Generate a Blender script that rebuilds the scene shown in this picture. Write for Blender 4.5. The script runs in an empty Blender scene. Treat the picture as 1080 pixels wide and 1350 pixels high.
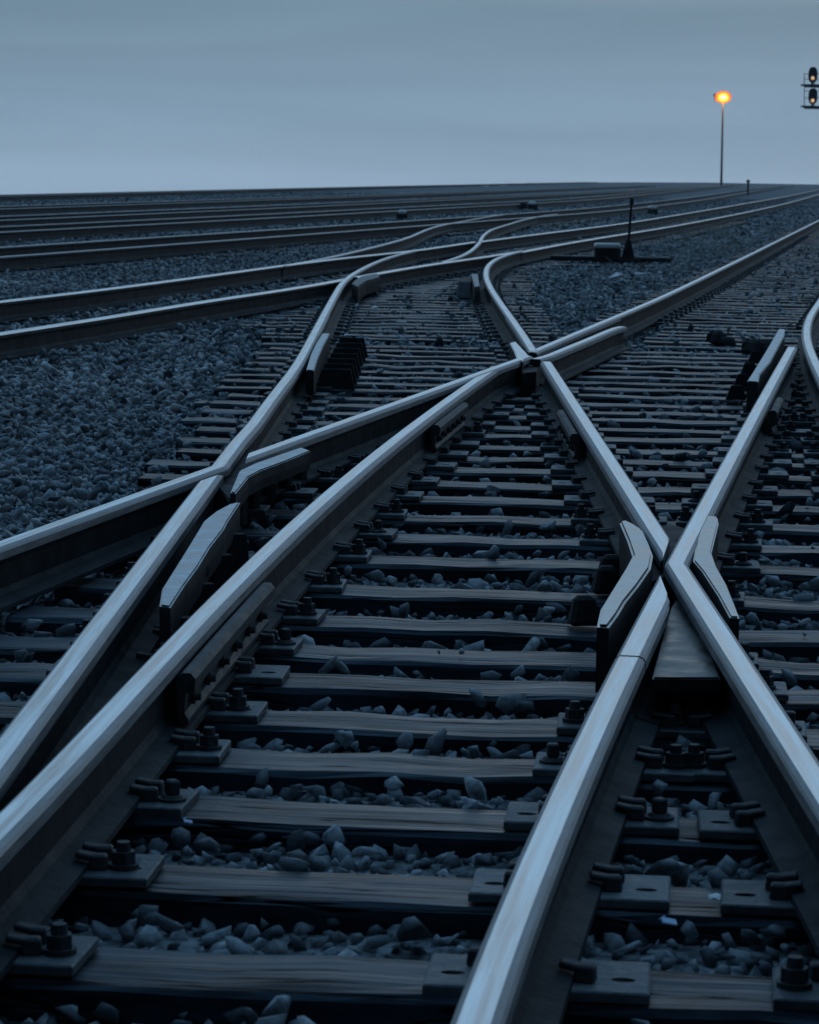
import bpy, bmesh, math, random
import numpy as np
from mathutils import Vector, Matrix
random.seed(7); RNG = np.random.default_rng(11)
S = bpy.context.scene; COL = S.collection

# ------------------------------------------------------------------ camera
F = 3700.0; CAMZ = 1.35; RT = 0.200            # focal length (photo pixels), eye height, rail-top height (sleeper top = 0)
VX, VY, ROLL = 556.0, 228.0, 0.017
def ray(px, py): return np.array([(px-540)/F, (py-675)/F, 1.0])
_a, _b = ray(0, VY-ROLL*VX), ray(1080, VY+ROLL*(1080-VX))
_u = np.cross(_a, _b); _u /= np.linalg.norm(_u)
if _u[1] > 0: _u = -_u
_f = ray(VX, VY); _f = _f - _u*np.dot(_f, _u); _f /= np.linalg.norm(_f)
_r = np.cross(_f, _u); _r = _r if _r[0] > 0 else -_r
C2W = np.array([_r, _f, _u])                      # camera (x right, y down, z forward) -> world X, Y, Z
def G(px, py, z=RT):
    d = C2W @ ray(px, py); k = (z-CAMZ)/d[2]
    return np.array([d[0]*k, d[1]*k])
def AT(px, py, Y):                                # world point on the pixel's ray at depth Y
    d = C2W @ ray(px, py); k = Y/d[1]
    return Vector((d[0]*k, Y, CAMZ+d[2]*k))
cam = bpy.data.cameras.new('camera'); co = bpy.data.objects.new('camera', cam); COL.objects.link(co)
M = C2W @ np.diag([1, -1, -1])
co.matrix_world = Matrix([[*M[0], 0], [*M[1], 0], [*M[2], CAMZ], [0, 0, 0, 1]])
cam.sensor_fit = 'VERTICAL'; cam.sensor_height = 36; cam.lens = 36*F/1350
cam.clip_start = .1; cam.clip_end = 9000
cam.dof.use_dof = True; cam.dof.focus_distance = 10.2; cam.dof.aperture_fstop = 13
S.camera = co

# ------------------------------------------------------------------ light
S.view_settings.view_transform = 'Standard'; S.view_settings.look = 'None'
S.view_settings.exposure = 0.0; S.view_settings.gamma = 1
W = bpy.data.worlds.new('World'); S.world = W; W.use_nodes = True
nt = W.node_tree; nt.nodes.clear()
def wn(t, **k):
    n = nt.nodes.new(t)
    for a, v in k.items(): setattr(n, a, v)
    return n
tc = wn('ShaderNodeTexCoord'); sep = wn('ShaderNodeSeparateXYZ'); nt.links.new(tc.outputs['Generated'], sep.inputs[0])
ramp = wn('ShaderNodeValToRGB'); cr = ramp.color_ramp
mp = wn('ShaderNodeMapRange'); mp.inputs['From Min'].default_value = 0; mp.inputs['From Max'].default_value = 1
pw = wn('ShaderNodeMath', operation='POWER'); pw.inputs[1].default_value = .5
nt.links.new(sep.outputs['Z'], mp.inputs['Value']); nt.links.new(mp.outputs[0], pw.inputs[0]); nt.links.new(pw.outputs[0], ramp.inputs[0])
def lin(r, g, b): return tuple(((c/255+.055)/1.055)**2.4 if c > 10 else c/255/12.92 for c in (r, g, b))+(1,)
SKY = [(0, lin(158, 184, 207)), (.10, lin(148, 174, 196)), (.16, lin(135, 162, 184)), (.20, lin(124, 149, 169)), (.24, lin(115, 141, 160)), (.33, lin(186, 203, 215)), (.43, lin(166, 187, 201)), (.55, lin(94, 128, 155)), (.75, lin(118, 170, 214)), (1, lin(148, 206, 255))]
for i, (p, c) in enumerate(SKY):
    e = cr.elements[i] if i < 2 else cr.elements.new(p)
    e.position = p; e.color = c
mpv = wn('ShaderNodeMapping'); mpv.inputs['Scale'].default_value = (4, 4, 55)
nt.links.new(tc.outputs['Generated'], mpv.inputs[0])
nz = wn('ShaderNodeTexNoise'); nz.inputs['Scale'].default_value = 1.0; nz.inputs['Detail'].default_value = 3; nz.inputs['Distortion'].default_value = .6
nt.links.new(mpv.outputs[0], nz.inputs['Vector'])
nm = wn('ShaderNodeMapRange'); nm.inputs['From Min'].default_value = .3; nm.inputs['From Max'].default_value = .7
nm.inputs['To Min'].default_value = .90; nm.inputs['To Max'].default_value = 1.07
nt.links.new(nz.outputs[0], nm.inputs[0])
mul = wn('ShaderNodeVectorMath', operation='SCALE'); nt.links.new(ramp.outputs[0], mul.inputs[0]); nt.links.new(nm.outputs[0], mul.inputs['Scale'])
# the dusk sky is paler ahead (where the sun went down) than behind
yr = wn('ShaderNodeMapRange'); yr.inputs['From Min'].default_value = -.6; yr.inputs['From Max'].default_value = .9
yr.inputs['To Min'].default_value = .10; yr.inputs['To Max'].default_value = 1.0
nt.links.new(sep.outputs['Y'], yr.inputs[0])
mul2 = wn('ShaderNodeVectorMath', operation='SCALE'); nt.links.new(mul.outputs[0], mul2.inputs[0]); nt.links.new(yr.outputs[0], mul2.inputs['Scale'])
SUN_EL, SUN_AZ = math.radians(7), math.radians(14)
sky = wn('ShaderNodeTexSky', sky_type='NISHITA'); sky.sun_disc = False; sky.sun_elevation = SUN_EL; sky.sun_rotation = SUN_AZ
sks = wn('ShaderNodeVectorMath', operation='SCALE'); sks.inputs['Scale'].default_value = .0003; nt.links.new(sky.outputs[0], sks.inputs[0])
add = wn('ShaderNodeVectorMath', operation='ADD'); nt.links.new(mul2.outputs[0], add.inputs[0]); nt.links.new(sks.outputs[0], add.inputs[1])
bg = wn('ShaderNodeBackground'); bg.inputs['Strength'].default_value = 1.04; nt.links.new(add.outputs[0], bg.inputs[0])
wo = wn('ShaderNodeOutputWorld'); nt.links.new(bg.outputs[0], wo.inputs[0])
sl = bpy.data.lights.new('sun', 'SUN'); sl.energy = .12; sl.angle = math.radians(40); sl.color = (.80, .90, 1)
so = bpy.data.objects.new('sun', sl); COL.objects.link(so)
sd = Vector((math.sin(SUN_AZ)*math.cos(SUN_EL), math.cos(SUN_AZ)*math.cos(SUN_EL), math.sin(SUN_EL)))
so.rotation_euler = (-sd).to_track_quat('-Z', 'Y').to_euler(); so.location = (0, 0, 30)

# ------------------------------------------------------------------ materials
def mat(name, col, rough=.7, metal=0., col2=None, scale=8., coord='Object', stretch=(1, 1, 1), bump=0., bscale=40., detail=6,
        rough2=None, spec=.5, lo=.35, hi=.65, rand=0.):
    m = bpy.data.materials.new(name); m.use_nodes = True; t = m.node_tree; p = t.nodes['Principled BSDF']
    p.inputs['Base Color'].default_value = (*col, 1); p.inputs['Roughness'].default_value = rough
    p.inputs['Metallic'].default_value = metal; p.inputs['Specular IOR Level'].default_value = spec
    c = t.nodes.new('ShaderNodeTexCoord'); mm = t.nodes.new('ShaderNodeMapping'); mm.inputs['Scale'].default_value = stretch
    t.links.new(c.outputs[coord], mm.inputs[0])
    vec = mm.outputs[0]
    oi = t.nodes.new('ShaderNodeObjectInfo')
    if rand:
        ad = t.nodes.new('ShaderNodeVectorMath'); ad.operation = 'ADD'
        sc = t.nodes.new('ShaderNodeMath'); sc.operation = 'MULTIPLY'; sc.inputs[1].default_value = 57.
        t.links.new(oi.outputs['Random'], sc.inputs[0]); t.links.new(vec, ad.inputs[0]); t.links.new(sc.outputs[0], ad.inputs[1]); vec = ad.outputs[0]
    if col2 is not None:
        n = t.nodes.new('ShaderNodeTexNoise'); n.inputs['Scale'].default_value = scale; n.inputs['Detail'].default_value = detail
        n.inputs['Roughness'].default_value = .65
        t.links.new(vec, n.inputs['Vector'])
        r = t.nodes.new('ShaderNodeValToRGB'); r.color_ramp.elements[0].position = lo; r.color_ramp.elements[1].position = hi
        r.color_ramp.elements[0].color = (*col, 1); r.color_ramp.elements[1].color = (*col2, 1)
        t.links.new(n.outputs[0], r.inputs[0]); out = r.outputs[0]
        if rand:
            hs = t.nodes.new('ShaderNodeHueSaturation'); mr = t.nodes.new('ShaderNodeMapRange')
            mr.inputs['To Min'].default_value = 1-rand; mr.inputs['To Max'].default_value = 1+rand
            t.links.new(oi.outputs['Random'], mr.inputs[0]); t.links.new(mr.outputs[0], hs.inputs['Value']); t.links.new(out, hs.inputs['Color']); out = hs.outputs[0]
        t.links.new(out, p.inputs['Base Color'])
        if rough2 is not None:
            q = t.nodes.new('ShaderNodeMapRange'); q.inputs['From Min'].default_value = lo; q.inputs['From Max'].default_value = hi
            q.inputs['To Min'].default_value = rough; q.inputs['To Max'].default_value = rough2
            t.links.new(n.outputs[0], q.inputs[0]); t.links.new(q.outputs[0], p.inputs['Roughness'])
    if bump:
        b = t.nodes.new('ShaderNodeBump'); b.inputs['Strength'].default_value = bump; b.inputs['Distance'].default_value = .01
        n2 = t.nodes.new('ShaderNodeTexNoise'); n2.inputs['Scale'].default_value = bscale; n2.inputs['Detail'].default_value = 5
        t.links.new(vec, n2.inputs['Vector']); t.links.new(n2.outputs[0], b.inputs['Height']); t.links.new(b.outputs[0], p.inputs['Normal'])
    return m
def glow(name, col, st):
    m = bpy.data.materials.new(name); m.use_nodes = True; t = m.node_tree; p = t.nodes['Principled BSDF']
    p.inputs['Base Color'].default_value = (*col, 1); p.inputs['Emission Color'].default_value = (*col, 1); p.inputs['Emission Strength'].default_value = st
    return m
MT = {}
MT['steel'] = mat('polished_steel', (.46, .46, .46), .33, 1., (.97, .95, .93), 1., 'UV', (1.4, 48, 1), .10, 8, 8, .52, lo=.36, hi=.60)
MT['worn'] = mat('worn_steel', (.15, .17, .19), .5, .7, (.30, .32, .34), 1., 'UV', (6, 60, 1), .1, 12, 4, .6)
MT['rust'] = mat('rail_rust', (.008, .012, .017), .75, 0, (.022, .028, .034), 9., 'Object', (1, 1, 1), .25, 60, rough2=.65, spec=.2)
MT['iron'] = mat('fastening_iron', (.024, .030, .037), .55, .3, (.058, .064, .070), 14., 'Object', (1, 1, 1), .3, 90, rough2=.75)
MT['plate'] = mat('plate_iron', (.055, .070, .085), .44, .3, (.17, .185, .195), 16., 'Object', (1, 1, 1), .5, 45, rough2=.75, rand=.3, lo=.3, hi=.7)
MT['cast'] = mat('cast_guard', (.42, .38, .35), .36, .75, (.86, .80, .75), 7., 'Object', (1, 1, 1), .25, 50, rough2=.6, lo=.3, hi=.75)
MT['floor'] = mat('worn_casting_floor', (.045, .046, .048), .32, .2, (.20, .19, .18), 9., 'Object', (1, 1, 1), .3, 30, rough2=.6)
MT['bar'] = mat('guard_bar_steel', (.30, .32, .34), .38, .7, (.72, .73, .74), 9., 'Object', (1, 1, 1), .25, 50, rough2=.65)
MT['wood'] = mat('creosoted_timber', (.004, .010, .017), .36, 0, (.013, .027, .043), 1., 'Object', (1.1, 20, 20), .6, 1.6, 7, lo=.30, hi=.70, rough2=.56, spec=.75, rand=.32)
MT['gravel'] = mat('gravel_bed', (.05, .058, .066), .95, 0, (.28, .31, .33), 22., 'Object', (1, 1, 1), 1., 30, 8, lo=.38, hi=.62, spec=.2)
MT['light_paint'] = mat('pale_paint', (.72, .74, .74), .5, 0, (.85, .86, .85), 5.)
MT['dark_paint_and_shade'] = mat('dark_paint_and_shade', (.010, .012, .015), .8, 0, (.022, .025, .028), 8., spec=.15)  # dark paint, also used as painted shade under the bar heads
MT['galv'] = mat('galvanised_steel', (.10, .115, .13), .55, .4, (.15, .165, .18), 3.)
MT['blue'] = mat('blue_plastic', (.35, .55, .95), .3, 0, (.75, .85, 1.), 60.)
MT['white'] = mat('white_stone', (.78, .80, .80), .8, 0, (.92, .92, .9), 20., bump=.4, bscale=40)
MT['grass'] = mat('dry_grass', (.34, .36, .32), .85, 0, (.5, .51, .46), 3.)
MT['lamp_core'] = glow('lamp_core', (1, .60, .18), 2.6)
MT['lamp_halo_glass'] = glow('lamp_halo_glass', (1, .15, .01), .9)  # orange halo around the bulb, put in as a glowing shell
MT['signal_lamp'] = glow('signal_lamp', (1, .60, .32), .7)
MT['red_reflector_glow'] = glow('red_reflector_glow', (.8, .12, .08), .5)  # no lamp: the reflectors' red glint put in as emission
def add_cracks(m):
    t = m.node_tree; p = t.nodes['Principled BSDF']; src = p.inputs['Base Color'].links[0].from_socket; bmp = p.inputs['Normal'].links[0].from_node
    c = t.nodes.new('ShaderNodeTexCoord'); mm = t.nodes.new('ShaderNodeMapping'); mm.inputs['Scale'].default_value = (.9, 30, 12); t.links.new(c.outputs['Object'], mm.inputs[0])
    oi = t.nodes.new('ShaderNodeObjectInfo'); sc = t.nodes.new('ShaderNodeMath'); sc.operation = 'MULTIPLY'; sc.inputs[1].default_value = 91.; t.links.new(oi.outputs['Random'], sc.inputs[0])
    ad = t.nodes.new('ShaderNodeVectorMath'); ad.operation = 'ADD'; t.links.new(mm.outputs[0], ad.inputs[0]); t.links.new(sc.outputs[0], ad.inputs[1])
    n = t.nodes.new('ShaderNodeTexNoise'); n.inputs['Scale'].default_value = 1.; n.inputs['Detail'].default_value = 3; n.inputs['Roughness'].default_value = .5; t.links.new(ad.outputs[0], n.inputs['Vector'])
    d = t.nodes.new('ShaderNodeMath'); d.operation = 'SUBTRACT'; d.inputs[1].default_value = .5; t.links.new(n.outputs[0], d.inputs[0])
    a = t.nodes.new('ShaderNodeMath'); a.operation = 'ABSOLUTE'; t.links.new(d.outputs[0], a.inputs[0])
    r = t.nodes.new('ShaderNodeMapRange'); r.inputs['From Min'].default_value = .004; r.inputs['From Max'].default_value = .022; t.links.new(a.outputs[0], r.inputs[0])
    n3 = t.nodes.new('ShaderNodeTexNoise'); n3.inputs['Scale'].default_value = .35; t.links.new(ad.outputs[0], n3.inputs['Vector'])
    g = t.nodes.new('ShaderNodeMapRange'); g.inputs['From Min'].default_value = .45; g.inputs['From Max'].default_value = .55; g.inputs['To Min'].default_value = 1; g.inputs['To Max'].default_value = 0; t.links.new(n3.outputs[0], g.inputs[0])
    mx = t.nodes.new('ShaderNodeMath'); mx.operation = 'MAXIMUM'; t.links.new(r.outputs[0], mx.inputs[0]); t.links.new(g.outputs[0], mx.inputs[1])
    md = t.nodes.new('ShaderNodeMapping'); md.inputs['Scale'].default_value = (2.2, 7, 7); t.links.new(c.outputs['Object'], md.inputs[0])
    ad2 = t.nodes.new('ShaderNodeVectorMath'); ad2.operation = 'ADD'; t.links.new(md.outputs[0], ad2.inputs[0]); t.links.new(sc.outputs[0], ad2.inputs[1])
    n4 = t.nodes.new('ShaderNodeTexNoise'); n4.inputs['Scale'].default_value = 1.; n4.inputs['Detail'].default_value = 6; n4.inputs['Roughness'].default_value = .6; t.links.new(ad2.outputs[0], n4.inputs['Vector'])
    g4 = t.nodes.new('ShaderNodeMapRange'); g4.inputs['From Min'].default_value = .36; g4.inputs['From Max'].default_value = .60; g4.inputs['To Min'].default_value = .30; g4.inputs['To Max'].default_value = 1.12; t.links.new(n4.outputs[0], g4.inputs[0])
    mz = t.nodes.new('ShaderNodeMath'); mz.operation = 'MULTIPLY'; t.links.new(mx.outputs[0], mz.inputs[0]); t.links.new(g4.outputs[0], mz.inputs[1]); bsrc = mx; mx = mz
    v = t.nodes.new('ShaderNodeVectorMath'); v.operation = 'SCALE'; t.links.new(src, v.inputs[0]); t.links.new(mx.outputs[0], v.inputs['Scale']); t.links.new(v.outputs[0], p.inputs['Base Color'])
    sp = t.nodes.new('ShaderNodeMath'); sp.operation = 'MULTIPLY'; sp.inputs[1].default_value = .5; t.links.new(mx.outputs[0], sp.inputs[0]); t.links.new(sp.outputs[0], p.inputs['Specular IOR Level'])
    b2 = t.nodes.new('ShaderNodeBump'); b2.inputs['Strength'].default_value = .8; b2.inputs['Distance'].default_value = .012; t.links.new(bsrc.outputs[0], b2.inputs['Height']); t.links.new(bmp.outputs[0], b2.inputs['Normal']); t.links.new(b2.outputs[0], p.inputs['Normal'])
add_cracks(MT['wood'])
MT['wood'].node_tree.nodes['Principled BSDF'].inputs['Specular Tint'].default_value = (.62, .82, 1, 1)
# ballast stones: every stone carries its own tone as a face attribute
def stone_mat():
    m = bpy.data.materials.new('ballast_stone'); m.use_nodes = True; t = m.node_tree; p = t.nodes['Principled BSDF']
    a = t.nodes.new('ShaderNodeAttribute'); a.attribute_name = 'tone'
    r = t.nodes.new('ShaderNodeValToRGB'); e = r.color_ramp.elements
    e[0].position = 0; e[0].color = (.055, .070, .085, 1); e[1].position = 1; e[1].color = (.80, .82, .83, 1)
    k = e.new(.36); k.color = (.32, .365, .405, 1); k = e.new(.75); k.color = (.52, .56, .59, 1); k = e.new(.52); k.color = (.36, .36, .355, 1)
    c = t.nodes.new('ShaderNodeTexCoord'); n = t.nodes.new('ShaderNodeTexNoise'); n.inputs['Scale'].default_value = 55; n.inputs['Detail'].default_value = 5
    t.links.new(c.outputs['Object'], n.inputs['Vector'])
    mr = t.nodes.new('ShaderNodeMapRange'); mr.inputs['From Min'].default_value = .3; mr.inputs['From Max'].default_value = .7; mr.inputs['To Min'].default_value = .55; mr.inputs['To Max'].default_value = 1.35
    t.links.new(n.outputs[0], mr.inputs[0])
    vm = t.nodes.new('ShaderNodeVectorMath'); vm.operation = 'SCALE'
    t.links.new(a.outputs['Fac'], r.inputs[0]); t.links.new(r.outputs[0], vm.inputs[0]); t.links.new(mr.outputs[0], vm.inputs['Scale'])
    t.links.new(vm.outputs[0], p.inputs['Base Color']); p.inputs['Roughness'].default_value = .72; p.inputs['Specular IOR Level'].default_value = .4
    b = t.nodes.new('ShaderNodeBump'); b.inputs['Strength'].default_value = .5; b.inputs['Distance'].default_value = .006
    t.links.new(n.outputs[0], b.inputs['Height']); t.links.new(b.outputs[0], p.inputs['Normal'])
    return m
MT['stone'] = stone_mat()

# ------------------------------------------------------------------ mesh helpers
def link(name, me, mats, parent=None, loc=(0, 0, 0), rz=0.):
    o = bpy.data.objects.new(name, me); COL.objects.link(o)
    if me is not None and mats is not None and len(me.materials) == 0:
        for m in (mats if isinstance(mats, (list, tuple)) else [mats]): me.materials.append(m)
    if parent is not None: o.parent = parent
    o.location = loc; o.rotation_euler = (0, 0, rz)
    return o
def tag(o, label=None, cat=None, group=None, kind=None):
    if label: o['label'] = label
    if cat: o['category'] = cat
    if group: o['group'] = group
    if kind: o['kind'] = kind
    return o
class MB:
    def __init__(s): s.bm = bmesh.new()
    def box(s, c, d, rz=0., bev=.003, rx=0., ry=0., taper=1.):
        r = bmesh.ops.create_cube(s.bm, size=1); vs = r['verts']
        for v in vs:
            k = taper if v.co.z > 0 else 1
            v.co = Vector((v.co.x*d[0]*k, v.co.y*d[1]*k, v.co.z*d[2]))
        if bev: 
            es = list({e for v in vs for e in v.link_edges})
            q = bmesh.ops.bevel(s.bm, geom=es, offset=bev, segments=1, affect='EDGES'); vs = list({v for f in q['faces'] for v in f.verts})
        mtx = Matrix.Translation(c) @ Matrix.Rotation(rz, 4, 'Z') @ Matrix.Rotation(rx, 4, 'X') @ Matrix.Rotation(ry, 4, 'Y')
        bmesh.ops.transform(s.bm, matrix=mtx, verts=vs); return s
    def cyl(s, a, b, r1, r2=None, n=12):
        a, b = Vector(a), Vector(b); d = b-a
        q = bmesh.ops.create_cone(s.bm, cap_ends=True, segments=n, radius1=r1, radius2=r1 if r2 is None else r2, depth=d.length)
        mtx = Matrix.Translation((a+b)/2) @ d.to_track_quat('Z', 'Y').to_matrix().to_4x4()
        bmesh.ops.transform(s.bm, matrix=mtx, verts=q['verts']); return s
    def tube(s, pts, r, n=8):
        pts = [Vector(p) for p in pts]; rings = []
        for i, p in enumerate(pts):
            d = (pts[min(i+1, len(pts)-1)]-pts[max(i-1, 0)]).normalized(); q = d.to_track_quat('Z', 'Y')
            rr = r[i] if isinstance(r, (list, tuple)) else r
            rings.append([s.bm.verts.new(p+q @ Vector((rr*math.cos(2*math.pi*k/n), rr*math.sin(2*math.pi*k/n), 0))) for k in range(n)])
        for A, B in zip(rings, rings[1:]):
            for k in range(n): s.bm.faces.new((A[k], A[(k+1) % n], B[(k+1) % n], B[k]))
        s.bm.faces.new(rings[0][::-1]); s.bm.faces.new(rings[-1]); return s
    def ball(s, c, d, sub=2):
        q = bmesh.ops.create_icosphere(s.bm, subdivisions=sub, radius=1)
        for v in q['verts']: v.co = Vector((v.co.x*d[0]+c[0], v.co.y*d[1]+c[1], v.co.z*d[2]+c[2]))
        return s
    def mesh(s, smooth=False):
        me = bpy.data.meshes.new('m'); bmesh.ops.recalc_face_normals(s.bm, faces=s.bm.faces); s.bm.to_mesh(me); s.bm.free()
        if smooth:
            for p in me.polygons: p.use_smooth = True
        return me
def empty(name, loc, rz=0.):
    o = bpy.data.objects.new(name, None); COL.objects.link(o); o.location = loc; o.rotation_euler = (0, 0, rz); o.empty_display_size = .2
    return o

# ------------------------------------------------------------------ tracing rails
def catmull(P, n=24):
    P = np.array(P, float); P = np.vstack([2*P[0]-P[1], P, 2*P[-1]-P[-2]]); out = []
    for i in range(1, len(P)-2):
        p0, p1, p2, p3 = P[i-1:i+3]
        d = [max(np.linalg.norm(b-a), 1e-6)**.5 for a, b in ((p0, p1), (p1, p2), (p2, p3))]
        t0, t1 = 0, d[0]; t2 = t1+d[1]; t3 = t2+d[2]
        for t in np.linspace(t1, t2, n, endpoint=False):
            A1 = (t1-t)/(t1-t0)*p0+(t-t0)/(t1-t0)*p1; A2 = (t2-t)/(t2-t1)*p1+(t-t1)/(t2-t1)*p2; A3 = (t3-t)/(t3-t2)*p2+(t-t2)/(t3-t2)*p3
            B1 = (t2-t)/(t2-t0)*A1+(t-t0)/(t2-t0)*A2; B2 = (t3-t)/(t3-t1)*A2+(t-t1)/(t3-t1)*A3
            out.append((t2-t)/(t2-t1)*B1+(t-t1)/(t2-t1)*B2)
    out.append(P[-2]); return np.array(out)
def arclen(P): return np.concatenate([[0], np.cumsum(np.linalg.norm(np.diff(P, axis=0), axis=1))])
def resample(P, step):
    s = arclen(P); n = max(2, int(round(s[-1]/step))+1); q = np.linspace(0, s[-1], n)
    return np.column_stack([np.interp(q, s, P[:, 0]), np.interp(q, s, P[:, 1])])
def smooth(P, k=3):
    for _ in range(k): P[1:-1] = .25*P[:-2]+.5*P[1:-1]+.25*P[2:]
    return P
def fit_y(pts, deg, y0, y1, n=80):           # image x as a polynomial of image y; returned as a ground path from y0 to y1
    pts = np.array(pts, float); c = np.polyfit(pts[:, 1]-700, pts[:, 0], deg)
    ys = 228+1/np.linspace(1/(y0-228), 1/(y1-228), n)
    return np.array([G(np.polyval(c, y-700), y) for y in ys])
def fit_x(pts, deg, x0, x1, n=60):
    pts = np.array(pts, float); c = np.polyfit(pts[:, 0]/500-1, pts[:, 1], deg)
    return np.array([G(x, np.polyval(c, x/500-1)) for x in np.linspace(x0, x1, n)])
def spl(pts, n=24): return np.array([G(x, y) for x, y in catmull(pts, n)])
def ext(P, a=0., b=0.):                       # lengthen a path at its start / end in the direction it has there
    if a: d = P[0]-P[min(4, len(P)-1)]; d /= np.linalg.norm(d); P = np.vstack([P[0]+d*a, P])
    if b: d = P[-1]-P[-min(5, len(P))]; d /= np.linalg.norm(d); P = np.vstack([P, P[-1]+d*b])
    return P
def tang(P):
    t = np.gradient(P, axis=0); return t/np.linalg.norm(t, axis=1)[:, None]
def offset(P, d):
    t = tang(P); return P+np.column_stack([t[:, 1], -t[:, 0]])*d

# head + web + foot, clockwise seen from behind; x to the right, z down from the rail top; third value = material of the strip that starts here
PROFILE = [(-.038, -.036, 3), (-.0375, -.013, 1), (-.034, -.0065, 1), (-.025, -.0002, 0), (-.002, 0, 0), (.021, -.0002, 1), (.032, -.0055, 1), (.0372, -.013, 3), (.038, -.036, 2),
           (.012, -.046, 2), (.0085, -.062, 2), (.0085, -.135, 2), (.020, -.152, 2), (.074, -.166, 2), (.076, -.178, 2), (.070, -.182, 2),
           (-.070, -.182, 2), (-.076, -.178, 2), (-.074, -.166, 2), (-.020, -.152, 2), (-.0085, -.135, 2), (-.0085, -.062, 2), (-.012, -.046, 2)]
def sweep(P, dz=0., clamp=None, shear0=0., shear1=0., flip=False, mats=None, prof=PROFILE):
    prof = list(prof)
    if flip:                                   # mirror the profile (worn lip on the other side)
        pts = [(-x, z) for x, z, _ in prof][::-1]; ms = [m for _, _, m in prof][::-1]; ms = ms[1:]+ms[:1]; prof = [(x, z, m) for (x, z), m in zip(pts, ms)]
    n = len(prof); T = tang(P); L = arclen(P); V = []; 
    for i, (p, t) in enumerate(zip(P, T)):
        N = np.array([t[1], -t[0]])
        lo, hi = (-9, 9) if clamp is None else clamp(L[i], L[-1])
        for x, z, _ in prof:
            x = min(max(x, lo), hi); sh = shear0*x if i == 0 else shear1*x if i == len(P)-1 else 0
            q = p+N*x+t*sh; V.append((q[0], q[1], RT+z+dz))
    Fc = []; mi = []; uv = []
    per = np.concatenate([[0], np.cumsum([math.dist(prof[k][:2], prof[(k+1) % n][:2]) for k in range(n)])])
    for i in range(len(P)-1):
        for k in range(n):
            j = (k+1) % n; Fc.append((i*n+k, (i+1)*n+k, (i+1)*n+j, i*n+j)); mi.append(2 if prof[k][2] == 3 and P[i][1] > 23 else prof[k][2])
            uv += [(L[i], per[k]), (L[i+1], per[k]), (L[i+1], per[k+1]), (L[i], per[k+1])]
    Fc.append(tuple(range(n))); mi.append(2); uv += [(0, per[k]) for k in range(n)]
    e = (len(P)-1)*n; Fc.append(tuple(e+k for k in range(n))[::-1]); mi.append(2); uv += [(L[-1], per[k]) for k in range(n)]
    me = bpy.data.meshes.new('rail'); me.from_pydata(V, [], Fc); me.polygons.foreach_set('material_index', mi)
    l = me.uv_layers.new(name='UVMap'); l.data.foreach_set('uv', np.array(uv).ravel()); me.update()
    bm = bmesh.new(); bm.from_mesh(me); bmesh.ops.recalc_face_normals(bm, faces=bm.faces); bm.to_mesh(me); bm.free()
    return me
RAILS = {}                                     # paths, used later for plates and for keeping stones off the rails
DZ = iter([k*.0007 for k in range(60)])
def rail(key, P, label, name='rail', dz=None, plated=True, step=None, **k):
    thin = key[1:] in ('5', '6', '7', '8', '9') or key[:2] in ('F4', 'N4')
    if step: P = resample(P, step)
    RAILS[key] = (P, plated)
    o = link(name, sweep(P, -next(DZ) if dz is None else dz, **k), [MT['steel'], MT['steel' if key[1:2] == '4' else 'worn'], MT['rust'], MT['rust' if thin else 'worn']])
    return tag(o, label, 'rail', 'rails of the yard tracks')

pL2 = [(0, 982), (86, 880), (128, 830), (190, 750), (232, 700), (268, 650), (333, 560), (380, 493), (419, 425)]
pR2 = [(655, 395), (673, 420), (692, 445), (732, 495), (750, 520), (787, 540+28), (816, 592), (841, 640), (874, 690), (931, 797), (967, 860), (1024, 955), (1038, 976), (1066, 1022)]
pR2 = [p for p in pR2 if p != (787, 568)]
pR1 = [(624, 1350), (690, 1181), (765, 1000), (832, 860), (867, 785), (947, 640), (978, 580), (1010, 523), (1030, 482), (1042, 458)]
pL1 = [(0, 1091), (55, 1027), (84, 1000), (152, 930), (251, 830), (258, 820), (355, 720), (403, 677), (468, 620), (597, 520), (640, 491), (675, 470)]
pL3 = [(0, 712), (100, 682), (180, 652), (280, 620), (400, 578), (450, 561), (475, 549), (550, 521), (600, 502), (675, 471)]
def meet(P, Q):                                # point where two paths cross
    for i in range(len(P)-1):
        for j in range(len(Q)-1):
            A = np.array([P[i+1]-P[i], -(Q[j+1]-Q[j])]).T; d = np.linalg.det(A)
            if abs(d) < 1e-12: continue
            u, v = np.linalg.solve(A, Q[j]-P[i])
            if 0 <= u <= 1 and 0 <= v <= 1: return P[i]+u*(P[i+1]-P[i])
def upto(P, y): Q = P[P[:, 1] < y]; return np.vstack([Q, [np.interp(y, P[:, 1], P[:, 0]), y]])
def beyond(P, y): Q = P[P[:, 1] > y]; return np.vstack([[np.interp(y, P[:, 1], P[:, 0]), y], Q])
# straight through track and the diverging track that crosses it
lL2 = ext(fit_y(pL2, 1, 1000, 392), 6); lL3 = fit_y(pL3, 1, 712, 469); lL3 = ext(lL3, 5); X1 = meet(lL2, lL3)
a2, a3 = [math.atan2(*(q[30]-q[20])) for q in (lL2, lL3)]; sa = math.sin(a3-a2); sh = 1/math.tan(a3-a2)
rail('L2a', upto(lL2, X1[1]-.084/sa*math.cos(a2)), 'left rail in the foreground, from the lower left corner up to the acute crossing', step=.15, shear1=sh*.9)
PB = spl([(333, 560), (362, 520), (391.5, 481), (421, 427), (439.5, 392.5), (451, 373.5), (463, 362.8), (478.5, 353.7), (497, 344.8), (522, 336.3), (546, 330.4)], 20)
PB = resample(np.vstack([beyond(upto(lL2, PB[0][1]-.8), X1[1]+.03), PB[1:]]), .12); i = np.searchsorted(PB[:, 1], 14); PB = np.vstack([PB[:i], smooth(resample(PB[i:], .2), 14)])
P = np.vstack([resample(upto(lL3, X1[1]-.03), .15), X1, PB])
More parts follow.
